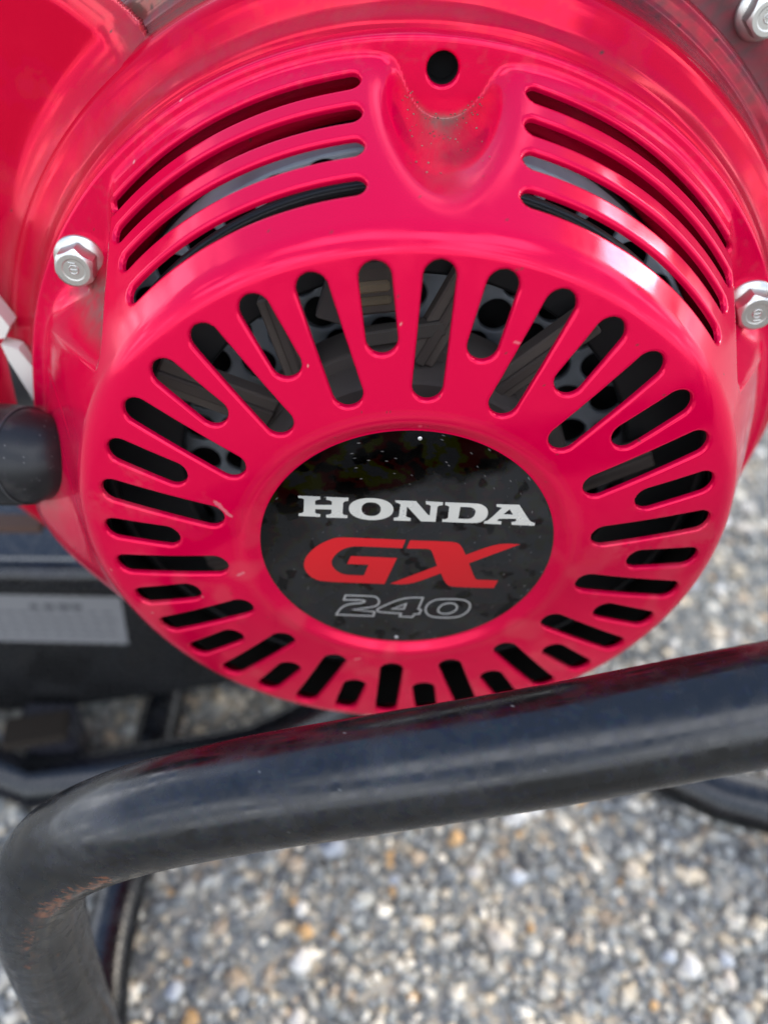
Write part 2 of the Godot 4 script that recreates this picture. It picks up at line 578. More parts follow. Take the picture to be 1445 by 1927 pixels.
func build_badge(eng: Node3D) -> void:
	var disc := MB.new()
	var rings := 150
	var sides := 420
	var first := 0
	for i in rings + 1:
		var r := 38.75 * i / rings
		for j in sides:
			var a := TAU * j / sides
			var x := r * cos(a)
			var y := r * sin(a)
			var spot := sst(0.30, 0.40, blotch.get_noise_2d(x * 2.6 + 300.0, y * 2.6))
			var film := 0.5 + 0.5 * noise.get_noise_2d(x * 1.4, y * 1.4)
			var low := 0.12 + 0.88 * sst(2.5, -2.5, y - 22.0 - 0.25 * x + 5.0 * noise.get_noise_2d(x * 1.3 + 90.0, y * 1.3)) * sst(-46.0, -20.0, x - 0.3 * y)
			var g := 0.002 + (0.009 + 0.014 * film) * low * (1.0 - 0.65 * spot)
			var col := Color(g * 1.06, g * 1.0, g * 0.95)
			var h := hash1(i * 977 + j * 13)
			if h < 0.0025: col = col.lerp(Color(0.16, 0.15, 0.14), 0.3 + 0.6 * hash1(i + j * 7))
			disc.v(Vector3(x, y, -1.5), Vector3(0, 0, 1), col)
	for i in rings:
		for j in sides:
			var j2 := (j + 1) % sides
			disc.quad(i * sides + j, i * sides + j2, (i + 1) * sides + j2, (i + 1) * sides + j)
	# rim of the plate
	first = disc.p.size()
	for j in sides:
		var a := TAU * j / sides
		var e := Vector3(cos(a), sin(a), 0)
		disc.v(e * 38.75 + Vector3(0, 0, -1.5), e, Color(0.01, 0.01, 0.01))
		disc.v(e * 38.75 + Vector3(0, 0, -1.72), e, Color(0.01, 0.01, 0.01))
	for j in sides:
		var j2 := (j + 1) % sides
		disc.quad(first + j * 2, first + j2 * 2, first + j2 * 2 + 1, first + j * 2 + 1)
	var badge := part("badge", disc, M.badge, eng)
	var z0 := -1.5
	var z1 := -1.42
	var word := [["H", pts(L_H1 + L_H2)], ["N", pts(L_N)]]
	for w in word:
		var mb := MB.new()
		prism(mb, w[1], z0, z1)
		part("letter", mb, M.chrome, badge)
	var o := MB.new()
	var m := 72
	for k in m:
		for q in 2:
			var a := TAU * (k + q) / m
			var cc := cos(a)
			var ss := sin(a)
			var e := Vector2(signf(cc) * pow(absf(cc), 0.92), signf(ss) * pow(absf(ss), 0.92))
			var tilt := -0.02
			for rr in [Vector2(5.65, 3.75), Vector2(2.45, 2.35)]:
				var v2 := Vector2(e.x * rr.x, e.y * rr.y)
				o.v(Vector3(-9.5 + v2.x, 14.05 + v2.y + tilt * v2.x, z1), Vector3(0, 0, 1))
		o.quad(k * 4, k * 4 + 2, k * 4 + 3, k * 4 + 1)
	part("letter", o, M.chrome, badge)
	for w in [[L_DO, L_DI], [L_AO, L_AI]]:
		var mb := MB.new()
		prism(mb, with_hole(soften(pts(w[0]), 40.0, 1), soften(pts(w[1]), 40.0, 1)), z0, z1)
		part("letter", mb, M.chrome, badge)
	for w in [soften(pts(L_G1 + L_G2)), soften(pts(L_X))]:
		var mb := MB.new()
		prism(mb, w, z0, z1)
		part("letter", mb, M.letter_red, badge)
	for w in [[L_2], [L_4, L_4I], [L_0, L_0I]]:
		var mb := MB.new()
		for q in w:
			var lp := pts(q)
			lp = soften(lp, 55.0, 2)
			stroke_loop(mb, lp, 0.42, z0, z1)
		part("numeral", mb, M.outline, badge)
	for q in [Vector2(1.9, 36.6), Vector2(-1.8, -37.0)]:
		var mb := MB.new()
		mb.lathe([Vector2(0.55, -1.5), Vector2(0.5, -1.36), Vector2(0.3, -1.28), Vector2(0.0, -1.25)], 16, Vector3(q.x, q.y, 0), Basis.IDENTITY)
		part("locating_pip", mb, M.outline, badge)

# ------------------------------------------------------------------ what is seen through the openings
func bar3(mb: MB, a: Vector3, b: Vector3, w: float, t: float, col := Color.WHITE) -> void:
	var d := (b - a).normalized()
	var up := Vector3(0, 0, 1)
	var sx := d.cross(up).normalized()
	up = sx.cross(d).normalized()
	mb.box((a + b) / 2.0, Vector3(w, a.distance_to(b), t), Basis(sx, d, up), col, 0.5)

# x, y of both ends and width
const ARMS := [[20.0, 34.0, 44.0, 55.0, 8.0], [2.0, 44.0, 14.0, 68.0, 7.5], [-64.0, 40.0, -36.0, 26.0, 10.0], [-28.0, 40.0, -34.0, 60.0, 7.0], [46.0, 4.0, 68.0, 14.0, 8.0], [38.0, -26.0, 52.0, -44.0, 8.0], [-4.0, -42.0, -10.0, -68.0, 8.0], [-40.0, -22.0, -60.0, -30.0, 8.0]]

func build_inside(eng: Node3D) -> void:
	# perforated cooling screen
	var prof := PackedVector2Array()
	var r := 26.0
	while r < 87.4:
		prof.append(Vector2(r, -46.0))
		r += 0.7
	for k in 7:
		var a := PI / 2.0 * k / 6.0
		prof.append(Vector2(87.4 + 1.2 * sin(a), -47.2 + 1.2 * cos(a)))
	for k in 16:
		prof.append(Vector2(88.6, -47.6).lerp(Vector2(89.2, -58.0), k / 15.0))
	var nv := prof.size()
	var nu := 720
	var B := PackedVector3Array(); B.resize(nu * nv)
	var D := PackedFloat32Array(); D.resize(nu * nv)
	var C := PackedColorArray(); C.resize(nu * nv)
	for i in nu:
		var th := TAU * i / nu
		for j in nv:
			var k := i * nv + j
			var q := prof[j]
			B[k] = Vector3(q.x * sin(th), q.x * cos(th), q.y)
			var d := 99.0
			for ring in [[83.0, 44, 4.6], [72.4, 38, 4.7], [61.6, 32, 4.7], [50.6, 26, 4.7], [39.5, 20, 4.7]]:
				if absf(q.x - ring[0]) < 8.0:
					var stp: float = TAU / ring[1]
					var ph: float = deg_to_rad(26.2) if ring[1] == 44 else 0.5 * stp if ring[1] % 4 == 0 else 0.0
					var a := fposmod(th - ph + stp / 2.0, stp) - stp / 2.0
					d = minf(d, Vector2(q.x - ring[0], a * q.x).length() - ring[2])
			D[k] = d
			var g := 0.23 + 0.14 * noise.get_noise_3d(B[k].x, B[k].y, 9.0)
			C[k] = Color(g * 0.93, g, g * 1.05)
	part("cooling_screen", sheet(B, D, C, nu, nv, true, 0.6, 1.6, func(_p: Vector3, nn: Vector3) -> float: return nn.z), M.plastic, eng)
	# black ring round the reel
	var ring := MB.new()
	var profile := []
	for k in 13:
		var a := lerpf(-0.4, PI * 0.9, k / 12.0)
		profile.append(Vector2(85.4 + 1.7 * cos(a), -29.8 + 1.7 * sin(a)))
	profile.append(Vector2(83.6, -42.0))
	profile.append(Vector2(84.0, -30.4))
	profile.append(Vector2(84.0, -30.4))
	profile.append(Vector2(65.0, -30.4))
	profile.append(Vector2(64.0, -30.9))
	profile.append(Vector2(63.7, -31.8))
	profile.append(Vector2(63.7, -36.0))
	ring.lathe(profile, 240, Vector3.ZERO, Basis.IDENTITY, Color(0.014, 0.013, 0.012))
	part("reel_rim", ring, M.black_rubber, eng)
	# dusty reel and its arms
	var reel := MB.new()
	reel.lathe([Vector2(47, -38), Vector2(47, -27), Vector2(46, -26), Vector2(46, -26), Vector2(43, -26), Vector2(43, -26), Vector2(42.5, -18), Vector2(41.5, -17), Vector2(41.5, -17), Vector2(37, -17), Vector2(37, -17), Vector2(36, -22), Vector2(36, -22), Vector2(0, -22)], 120, Vector3.ZERO, Basis.IDENTITY, Color(0.075, 0.065, 0.055))
	part("reel", reel, M.dusty, eng)
	for g in ARMS:
		var mb := MB.new()
		var a := Vector3(g[0], g[1], -25)
		var b := Vector3(g[2], g[3], -27)
		bar3(mb, a, b, g[4], 5.0, Color(0.085, 0.07, 0.056))
		bar3(mb, a + Vector3(0, 0, 2.6), b + Vector3(0, 0, 2.6), g[4] * 0.35, 2.4, Color(0.06, 0.05, 0.04))
		part("reel_arm", mb, M.dusty, eng)
	var blk := MB.new()
	blk.box(Vector3(-9, 63, -27), Vector3(15, 13, 7), Basis(Vector3.BACK, 0.12), Color(0.06, 0.05, 0.04), 1.0)
	blk.box(Vector3(-9.5, 64, -23.6), Vector3(8, 3, 2), Basis(Vector3.BACK, 0.12), Color(0.13, 0.10, 0.065), 0.7)
	blk.box(Vector3(-9, 60.4, -23.6), Vector3(8, 2.4, 2), Basis(Vector3.BACK, 0.12), Color(0.10, 0.075, 0.05), 0.7)
	part("ratchet_block", blk, M.dusty, eng)
	var pawl := MB.new()
	bar3(pawl, Vector3(-20, 55, -25), Vector3(-15, 71, -26), 7.0, 5.0, Color(0.05, 0.043, 0.036))
	bar3(pawl, Vector3(-14, 50, -24), Vector3(8, 54, -24), 4.0, 4.0, Color(0.06, 0.052, 0.044))
	part("pawl", pawl, M.dusty, eng)
	# black guide inside the lower part of the cover
	var guide := MB.new()
	for i in 121:
		var a := deg_to_rad(73.0 + 214.0 * i / 120.0)
		var e := Vector3(sin(a), cos(a), 0)
		for q in [[79.0, -7.0], [83.5, -11.0], [85.5, -15.0], [92.0, -30.0], [99.0, -47.0], [99.0, -70.0]]:
			guide.v(e * q[0] + Vector3(0, 0, q[1]), (-e + Vector3(0, 0, -0.4)).normalized(), Color(0.018, 0.016, 0.014))
	for i in 120:
		for j in 5:
			guide.quad(i * 6 + j, i * 6 + j + 1, i * 6 + j + 7, i * 6 + j + 6)
	part("air_guide", guide, M.dusty, eng)
	# dark flywheel behind the screen
	var fly := MB.new()
	fly.lathe([Vector2(89.4, -100), Vector2(89.4, -59), Vector2(88.4, -58.2), Vector2(30, -57), Vector2(0, -57)], 96, Vector3.ZERO, Basis.IDENTITY, Color(0.014, 0.014, 0.015))
	part("flywheel", fly, M.dusty, eng)

func build_block(eng: Node3D) -> void:
	var mb := MB.new()
	mb.box(Vector3(5, -20, -225), Vector3(250, 330, 210), Basis.IDENTITY, Color(0.25, 0.25, 0.25), 12.0)
	part("crankcase", mb, M.dusty, eng)

# ------------------------------------------------------------------ fan cover behind the starter
func build_fan_cover(eng: Node3D) -> void:
	var profile := []
	for q in [[89.8, -80.0], [90.0, -63.0], [90.6, -61.6], [92.0, -61.0], [99.0, -60.4], [101.5, -59.4], [103.0, -57.5], [105.0, -56.5], [110.0, -57.0], [112.0, -57.8], [113.2, -59.6], [114.4, -61.2], [116.0, -62.2], [119.0, -64.0], [121.0, -65.6], [122.2, -67.4], [122.8, -70.0], [123.6, -78.0], [124.4, -82.0], [126.0, -84.0], [129.5, -84.8], [131.0, -85.8], [131.6, -88.0], [132.0, -112.0]]:
		profile.append(Vector2(q[0], q[1]))
	# resample finely so that the grime has a grid to lie on
	var prof := PackedVector2Array()
	for i in profile.size() - 1:
		var l: float = profile[i].distance_to(profile[i + 1])
		var m := maxi(1, int(l / 0.8))
		for k in m:
			prof.append(profile[i].lerp(profile[i + 1], float(k) / m))
	prof.append(profile[profile.size() - 1])
	var nv := prof.size()
	var nu := 900
	var B := PackedVector3Array(); B.resize(nu * nv)
	var D := PackedFloat32Array(); D.resize(nu * nv); D.fill(99.0)
	var C := PackedColorArray(); C.resize(nu * nv)
	for i in nu:
		var th := -PI + TAU * i / nu
		for j in nv:
			var q := prof[j]
			var k := i * nv + j
			B[k] = Vector3(q.x * sin(th), q.x * cos(th), q.y)
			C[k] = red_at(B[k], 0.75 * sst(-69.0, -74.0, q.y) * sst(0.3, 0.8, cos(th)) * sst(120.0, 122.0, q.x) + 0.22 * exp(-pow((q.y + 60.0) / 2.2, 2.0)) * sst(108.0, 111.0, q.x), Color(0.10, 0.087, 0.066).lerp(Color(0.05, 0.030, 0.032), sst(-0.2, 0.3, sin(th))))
	var fan := part("fan_cover", sheet(B, D, C, nu, nv, true, 0.5, 1.0, func(_p: Vector3, nn: Vector3) -> float: return 1.0 if nn.length() > 0.0 and _p.normalized().dot(nn) < 0.0 else -1.0), M.red_fan, eng)
	# the side that runs out to the left
	var poly := pts([-61.0, 98.0, -67.0, 107.0, -79.0, 116.5, -96.0, 128.0, -118.0, 137.0, -150.0, 141.0, -196.0, 136.0, -196.0, -5.0, -158.0, -36.0, -144.5, -53.0, -132.0, -69.0, -115.0, -92.0, -84.0, -112.0, -40.0, -60.0, -40.0, 60.0])
	var nx := 330
	var ny := 540
	var st := 0.5
	B = PackedVector3Array(); B.resize(nx * ny)
	D = PackedFloat32Array(); D.resize(nx * ny)
	C = PackedColorArray(); C.resize(nx * ny)
	for i in nx:
		for j in ny:
			var x := -200.0 + i * st
			var y := -120.0 + j * st
			var k := i * ny + j
			var q := Vector2(x, y)
			var d := 1e9
			for e in poly.size():
				var cp := Geometry2D.get_closest_point_to_segment(q, poly[e], poly[(e + 1) % poly.size()])
				d = minf(d, q.distance_to(cp))
			if not Geometry2D.is_point_in_polygon(q, poly): d = -d
			var rr := q.length()
			var z := -71.5 - 0.03 * maxf(0.0, -x - 120.0)
			var cone := -64.0 - 1.0 * (rr - 119.0)
			z = smax(z, minf(cone, -66.2), 5.0)
			if rr < 119.0: z = minf(z, -66.0)
			# edge rolled back
			var e1 := clampf((9.0 - d) / 9.0, 0.0, 1.0)
			z -= 9.0 * (1.0 - sqrt(maxf(0.0, 1.0 - e1 * e1)))
			B[k] = Vector3(x, y, z)
			D[k] = d
			C[k] = red_at(B[k], 0.12 * sst(131.0, 121.0, rr) * sst(0.0, 60.0, y) + 0.30 * sst(9.0, 3.0, d) * sst(40.0, 100.0, y))
	part("side_panel", sheet(B, D, C, nx, ny, false, 0.3, 34.0, func(_p: Vector3, nn: Vector3) -> float: return nn.z), M.red_fan, fan)
	# plate behind, at the upper right
	var deck := MB.new()
	var gx := 90
	var gy := 90
	for i in gx + 1:
		for j in gy + 1:
			var x := 10.0 + 190.0 * i / gx
			var y := 30.0 + 150.0 * j / gy
			var rr := Vector2(x, y).length()
			var z := -96.0 - 2.0 * sst(140.0, 134.0, rr) + 5.0 * exp(-pow((x - 62.0 - 0.25 * (y - 110.0)) / 5.0, 2.0)) * sst(104.0, 125.0, y)
			deck.v(Vector3(x, y, z), Vector3(0, 0, 1), red_at(Vector3(x, y, z), 0.80, Color(0.070, 0.058, 0.058)))
	for i in gx:
		for j in gy:
			var a := i * (gy + 1) + j
			deck.quad(a, a + 1, a + gy + 2, a + gy + 1)
	deck.smooth()
	part("rear_plate", deck, M.red_dull, fan, "dusty dark red plate behind the round fan cover")

func red_at(q: Vector3, grim: float, mud := Color(0.10, 0.087, 0.066)) -> Color:
	var nz := noise.get_noise_3dv(q)
	var nf := fine.get_noise_3dv(q)
	var col := Color(0.46, 0.0, 0.023).lerp(Color(0.48, 0.06, 0.07), clampf(0.25 * maxf(0.0, nz - 0.05), 0.0, 0.6))
	var g := clampf(grim * (0.9 + 0.35 * nf + 0.45 * noise.get_noise_3d(q.x * 0.5 + q.y * 0.2, q.y * 0.5, q.z * 2.5)), 0.0, 0.9)
	col = col.lerp(mud, g)
	var k := int(q.x * 37.0) * 7919 + int(q.y * 37.0) * 104729 + int(q.z * 37.0)
	if hash1(k) < 0.0004 + 0.012 * g * g:
		col = Color(0.04, 0.03, 0.025)
	return col

# ------------------------------------------------------------------ bolts
func bolt(at: Vector3, turn: float, eng: Node3D, mark: int, called := "flange_bolt", label := "") -> void:
	var mb := MB.new()
	mb.lathe([Vector2(6.7, 0), Vector2(6.7, 0.5), Vector2(6.5, 0.9), Vector2(5.6, 1.5), Vector2(4.6, 1.9)], 64, at, Basis.IDENTITY)
	var b := part(called, mb, M.zinc, eng, label)
	# six-sided head with chamfered corners and a shallow dish
	var hx := MB.new()
	var rows := []
	var sides := 96
	for i in sides + 1:
		var a := TAU * i / sides
		var f := fposmod(a - turn, TAU / 6.0) - TAU / 12.0
		var rad := 4.75 / cos(f)
		var lim := 5.25
		var top := 6.4 - maxf(0.0, rad - 4.75) * 1.6
		var e := Vector3(cos(a), sin(a), 0)
		var fa := a - f
		var fn := Vector3(cos(fa), sin(fa), 0)
		rad = minf(rad, lim)
		var row := []
		row.append(hx.v(at + e * rad + Vector3(0, 0, 1.6), fn))
		row.append(hx.v(at + e * rad + Vector3(0, 0, top), fn))
		row.append(hx.v(at + e * rad + Vector3(0, 0, top), (e * 0.6 + Vector3(0, 0, 0.8)).normalized()))
		row.append(hx.v(at + e * 4.35 + Vector3(0, 0, 6.7), (e * 0.5 + Vector3(0, 0, 0.85)).normalized()))
		row.append(hx.v(at + e * 4.1 + Vector3(0, 0, 6.75), Vector3(0, 0, 1)))
		row.append(hx.v(at + e * 3.1 + Vector3(0, 0, 6.55), Vector3(0, 0, 1)))
		row.append(hx.v(at + e * 2.9 + Vector3(0, 0, 6.35), (e * -0.4 + Vector3(0, 0, 0.9)).normalized()))
		row.append(hx.v(at + e * 2.6 + Vector3(0, 0, 6.3), Vector3(0, 0, 1)))
		row.append(hx.v(at + Vector3(0, 0, 6.3), Vector3(0, 0, 1)))
		rows.append(row)
	for i in sides:
		for j in 8:
			if j == 1: continue
			hx.quad(rows[i][j], rows[i][j + 1], rows[i + 1][j + 1], rows[i + 1][j])
	part("hex_head", hx, M.zinc, b)
	var mk := MB.new()
	var rot := Basis(Vector3(0, 0, 1), turn * 0.5 - 0.3)
	var ring := []
	for k in 9:
		var a := PI * k / 8.0
		ring.append(Vector2(1.15 + 0.22 * cos(a), 6.3 + 0.22 * sin(a)))
	mk.lathe(ring, 32, at, Basis.IDENTITY)
	if mark == 0:
		mk.box(at + Vector3(0, 0, 6.4), Vector3(1.9, 0.35, 0.3), rot, Color.WHITE, 0.1)
		mk.box(at + rot * Vector3(-0.4, 1.75, 0) + Vector3(0, 0, 6.4), Vector3(2.0, 0.4, 0.3), rot, Color.WHITE, 0.1)
	else:
		mk.box(at + Vector3(0, 0, 6.4), Vector3(1.9, 0.35, 0.3), rot, Color.WHITE, 0.1)
		mk.box(at + rot * Vector3(0.2, -2.0, 0) + Vector3(0, 0, 6.4), Vector3(2.0, 0.35, 0.3), rot, Color.WHITE, 0.1)
	part("head_mark", mk, M.zinc, b)

# ------------------------------------------------------------------ tubes
func tube(ctrl: Array, radius: float, step: float, sides: int, paint: Callable, squash = null) -> MB:
	var mb := MB.new()
	var path := PackedVector3Array()
	var m := ctrl.size()
	for i in m - 1:
		var p0: Vector3 = ctrl[maxi(i - 1, 0)]
		var p1: Vector3 = ctrl[i]
		var p2: Vector3 = ctrl[i + 1]
		var p3: Vector3 = ctrl[mini(i + 2, m - 1)]
		var n := maxi(1, int(p1.distance_to(p2) / (step * (5.0 if p1.y < -200.0 or p1.x > 130.0 else 1.0))))
		for k in n:
			path.append(p1.cubic_interpolate(p2, p0, p3, float(k) / n))
	path.append(ctrl[m - 1])
	var side := Vector3.ZERO
	for i in path.size():
		var t := (path[mini(i + 1, path.size() - 1)] - path[maxi(i - 1, 0)]).normalized()
		if i == 0:
			side = t.cross(Vector3(0.1, 0.2, 1).normalized()).normalized()
		side = (side - t * side.dot(t)).normalized()
		var up := t.cross(side)
		var sq := 1.0
		if squash != null: sq = squash.call(path[i])
		for j in sides:
			var a := TAU * j / sides
			var e := side * cos(a) + up * sin(a)
			var q := path[i] + side * (radius * cos(a) * sq) + up * (radius * sin(a) * (2.0 - sq) if sq < 1.0 else radius * sin(a))
			mb.v(q, e, paint.call(q, i, a))
	for i in path.size() - 1:
		for j in sides:
			var j2 := (j + 1) % sides
			mb.quad(i * sides + j, i * sides + j2, (i + 1) * sides + j2, (i + 1) * sides + j)
	return mb

func black_paint(q: Vector3, i: int, a: float) -> Color:
	var nz := noise.get_noise_3dv(q * 1.5)
	var nf := fine.get_noise_3dv(q)
	var g := 0.006 + 0.008 * maxf(0.0, nz) + 0.004 * maxf(0.0, nf)
	var col := Color(g * 0.95, g, g * 1.12)
	var k := i * 4099 + int(a * 1000.0)
	var h := hash1(k)
	if h < 0.0005: col = col.lerp(Color(0.26, 0.26, 0.25), 0.08 + 0.6 * pow(hash1(k + 3), 5.0))
	elif h < 0.00054: col = Color(0.24, 0.09, 0.04)
	return col

# rust on the inside of the bend
const RUST := [-69.5, -37.5, 68.8, -78.4, -43.9, 68.7, -83.9, -50.2, 68.6, -89.2, -56.6, 68.6, -93.9, -64.1, 68.4, -98.4, -74.1, 68.2, -101.1, -83.1, 68.2, -102.9, -92.1, 68.3]

func front_paint(q: Vector3, i: int, a: float) -> Color:
	var col := black_paint(q, i, a)
	var d := 1e9
	for k in range(0, RUST.size() - 3, 3):
		var cp := Geometry3D.get_closest_point_to_segment(q, Vector3(RUST[k], RUST[k + 1], RUST[k + 2]), Vector3(RUST[k + 3], RUST[k + 4], RUST[k + 5]))
		d = minf(d, q.distance_to(cp))
	var w := 1.2 + 3.0 * fine.get_noise_3dv(q * 2.0) + 2.0 * noise.get_noise_3dv(q * 3.0)
	if d < w:
		var v := 0.5 + 0.5 * fine.get_noise_3dv(q * 4.0)
		col = Color(0.17, 0.055, 0.022).lerp(Color(0.06, 0.022, 0.012), v)
	# dust film, wiped in places
	var film := sst(-0.25, 0.35, noise.get_noise_3d(q.x * 0.35, q.y * 1.2, q.z * 1.2)) * sst(0.35, -0.1, noise.get_noise_3d(q.x * 0.9 + 40.0, q.y * 2.2, q.z * 2.2))
	if d >= w: col = col.lerp(Color(0.050, 0.050, 0.052), 0.24 * film * sst(60.0, -80.0, q.x))
	var smudge := sst(0.10, 0.30, fine.get_noise_3d(q.x * 0.22, q.y * 0.5 - 0.12 * q.x, q.z * 0.5)) * sst(10.0, 25.0, q.x) * sst(80.0, 60.0, q.x)
	col = col.lerp(Color(0.004, 0.004, 0.005), 0.8 * smudge)
	return col

func build_frame() -> void:
	var fr := thing("tube_frame", "black tubular steel carrying frame with rust at its bend, around the red engine", "frame", Vector3(0, -280, 0))
	var ctrl := [Vector3(253.7, 61.0, 41.5), Vector3(168.7, 34.7, 47.4), Vector3(100.7, 15.1, 50.8), Vector3(74.9, 8.3, 52.2), Vector3(32.7, -2.7, 55.1), Vector3(-5.9, -12.5, 56.7), Vector3(-35.3, -21.4, 57.0), Vector3(-59.1, -30.8, 57.2), Vector3(-74.4, -39.7, 57.2), Vector3(-85.5, -49.5, 57.0), Vector3(-94.0, -62.2, 56.8), Vector3(-100.3, -79.2, 56.8), Vector3(-104.6, -98.8, 56.8), Vector3(-108.4, -124.3, 56.8), Vector3(-111.8, -153.2, 56.8), Vector3(-115.4, -187.0, 56.8), Vector3(-119.5, -228.0, 56.8), Vector3(-122.5, -250.0, 55.0), Vector3(-127.0, -263.0, 46.0), Vector3(-131.0, -266.5, 32.0), Vector3(-134.7, -267, 4), Vector3(-135, -267, -40), Vector3(-136, -267, -150), Vector3(-136, -267, -330)]
	part("front_hoop", tube(ctrl, 12.8, 0.5, 180, front_paint, func(q: Vector3) -> float: return 1.0 - 0.06 * sst(-50.0, -70.0, q.y)), M.black_paint, fr, "thick black front tube bent down at its left end, rust flaking on the bend")
	var cross := [Vector3(-260, -250, -96), Vector3(-222, -262, -90), Vector3(-195, -266, -82), Vector3(-160, -265, -86), Vector3(-120, -264, -94), Vector3(-76, -262, -103), Vector3(-40, -256, -120), Vector3(0, -248, -140), Vector3(60, -246, -160)]
	part("cross_tube", tube(cross, 14.0, 4.0, 48, black_paint), M.black_paint, fr)
	var right := [Vector3(60, -262, -190), Vector3(110, -264, -130), Vector3(158, -265, -93), Vector3(185, -265, -77), Vector3(215, -265, -68), Vector3(300, -265, -52)]
	part("right_tube", tube(right, 15.0, 4.0, 48, black_paint), M.black_paint, fr)
	# black mounting box under the engine, with its paper label
	var bx := MB.new()
	prism(bx, pts([-300.0, -252.0, -190.0, -243.0, -128.0, -228.0, -60.0, -212.0, 40.0, -200.0, 40.0, -120.0, -300.0, -120.0]), -260.0, -115.0, Color(0.009, 0.010, 0.010))
	var box := part("mounting_box", bx, M.black_paint, fr)
	var lip := tube([Vector3(-320, -123, -108), Vector3(-100, -123, -108), Vector3(40, -123, -108)], 7.0, 10.0, 40, black_paint)
	part("box_rail", lip, M.black_paint, box)
	var lab := MB.new()
	lab.flat4(Vector3(-206, -182, -114.8), Vector3(-136, -184, -114.8), Vector3(-132.5, -147.5, -114.8), Vector3(-206, -146, -114.8), Vector3(0, 0, 1), Color(0.135, 0.136, 0.136))
	var sticker := part("paper_label", lab, M.paper, box, "pale rectangular paper label with faded lines of print")
	var ink := MB.new()
	for row in 5:
		var y := -153.0 - row * 5.6
		for k in 9:
			var x0 := -200.0 + k * 7.0
			if row == 0 and (k < 3 or k > 6): continue
			var w := 4.0 + 2.4 * hash1(row * 31 + k)
			var hgt := 3.6 if row == 0 else 1.3
			ink.flat4(Vector3(x0, y, -114.7), Vector3(x0 + w, y, -114.7), Vector3(x0 + w, y - hgt, -114.7), Vector3(x0, y - hgt, -114.7), Vector3(0, 0, 1), Color(0.05, 0.05, 0.052))
	part("faded_print", ink, M.paper, sticker)
	var post := MB.new()
	post.box(Vector3(-188, -250, -104), Vector3(30, 34, 20), Basis.IDENTITY, Color(0.017, 0.018, 0.02), 3.0)
	part("foot_bracket", post, M.black_paint, box)
	var cap := MB.new()
	cap.box(Vector3(-190, -232, -94), Vector3(34, 5, 20), Basis(Vector3.UP, 0.2), Color(0.016, 0.013, 0.011), 2.0)
	part("rusty_cap", cap, M.dusty, box)
	# brownish guard above the rail
	var gd := MB.new()
	gd.box(Vector3(-190, -96, -112), Vector3(70, 4, 10), Basis.IDENTITY, Color(0.07, 0.04, 0.028), 1.0)
	part("copper_strip", gd, M.dusty, box)

# ------------------------------------------------------------------ grip and lever
func build_grip() -> void:
	var g := thing("starter_grip", "black rubber pull grip with rounded end beside the red starter cover", "pull handle", Vector3(-135, -1, -46))
	var mb := MB.new()
	var prof := []
	# along +z of the lathe: from the far left to the rounded right end
	for q in [[0.0, -6.0], [6.0, -5.2], [10.0, -3.2], [12.6, 0.0], [13.8, 20.0], [14.5, 40.0]]:
		prof.append(Vector2(q[0], q[1]))
	for k in 25:
		var u := PI / 2.0 * k / 24.0
		prof.append(Vector2(14.6 * pow(cos(u), 0.8), 55.0 + 23.0 * sin(u)))
	var axis := Vector3(31.5, 5.8, 8.8).normalized()
	var sx := axis.cross(Vector3.UP).normalized()
	var bas := Basis(sx, axis.cross(sx).normalized(), axis)
	var end := Vector3(-93.0, 10.6, -25.5)
	var dense := []
	for k in prof.size() - 1:
		for e in 4: dense.append(prof[k].lerp(prof[k + 1], e / 4.0))
	dense.append(prof[prof.size() - 1])
	mb.lathe(dense, 220, end - axis * 78.0, bas, Color(0.022, 0.022, 0.023))
	for i in mb.p.size():
		var q := mb.p[i]
		var f := fine.get_noise_3dv(q * 0.8)
		var n2 := noise.get_noise_3dv(q * 1.4)
		var c := Color(0.012, 0.012, 0.013).lerp(Color(0.13, 0.115, 0.095), clampf(0.12 * sst(0.1, 0.5, n2) + 0.05 * maxf(0.0, f), 0.0, 0.5))
		if hash1(i) < 0.004: c = c.lerp(Color(0.2, 0.19, 0.18), 0.5)
		mb.c[i] = c
	part("grip_body", mb, M.black_rubber, g)
	var seam := MB.new()
	var pr2 := []
	for k in 7:
		var a := PI * k / 6.0
		pr2.append(Vector2(13.75 + 0.25 * sin(a), 64.0 - 0.5 * cos(a)))
	seam.lathe(pr2, 96, end - axis * 78.0, bas, Color(0.03, 0.03, 0.03))
	part("mould_seam", seam, M.black_rubber, g)

	var lv := thing("control_lever", "cream plastic control lever standing behind the black pull grip", "lever", Vector3(-118, 20, -54))
	var a := MB.new()
	prism(a, pts([-124.0, 62.0, -119.3, 44.0, -114.6, 32.6, -117.0, 29.0, -126.0, 27.6]), -64.0, -58.0)
	part("upper_arm", a, M.cream, lv)
	var b := MB.new()
	prism(b, pts([-118.6, 27.2, -114.0, 25.6, -103.8, 2.0, -112.0, -2.0, -118.0, 22.0]), -62.0, -57.5)
	part("lower_arm", b, M.cream, lv)
	var d := MB.new()
	prism(d, pts([-119.5, 22.0, -117.0, 22.0, -110.0, -2.0, -122.0, -4.0]), -64.0, -60.0)
	part("steel_strip", d, M.steel, lv)

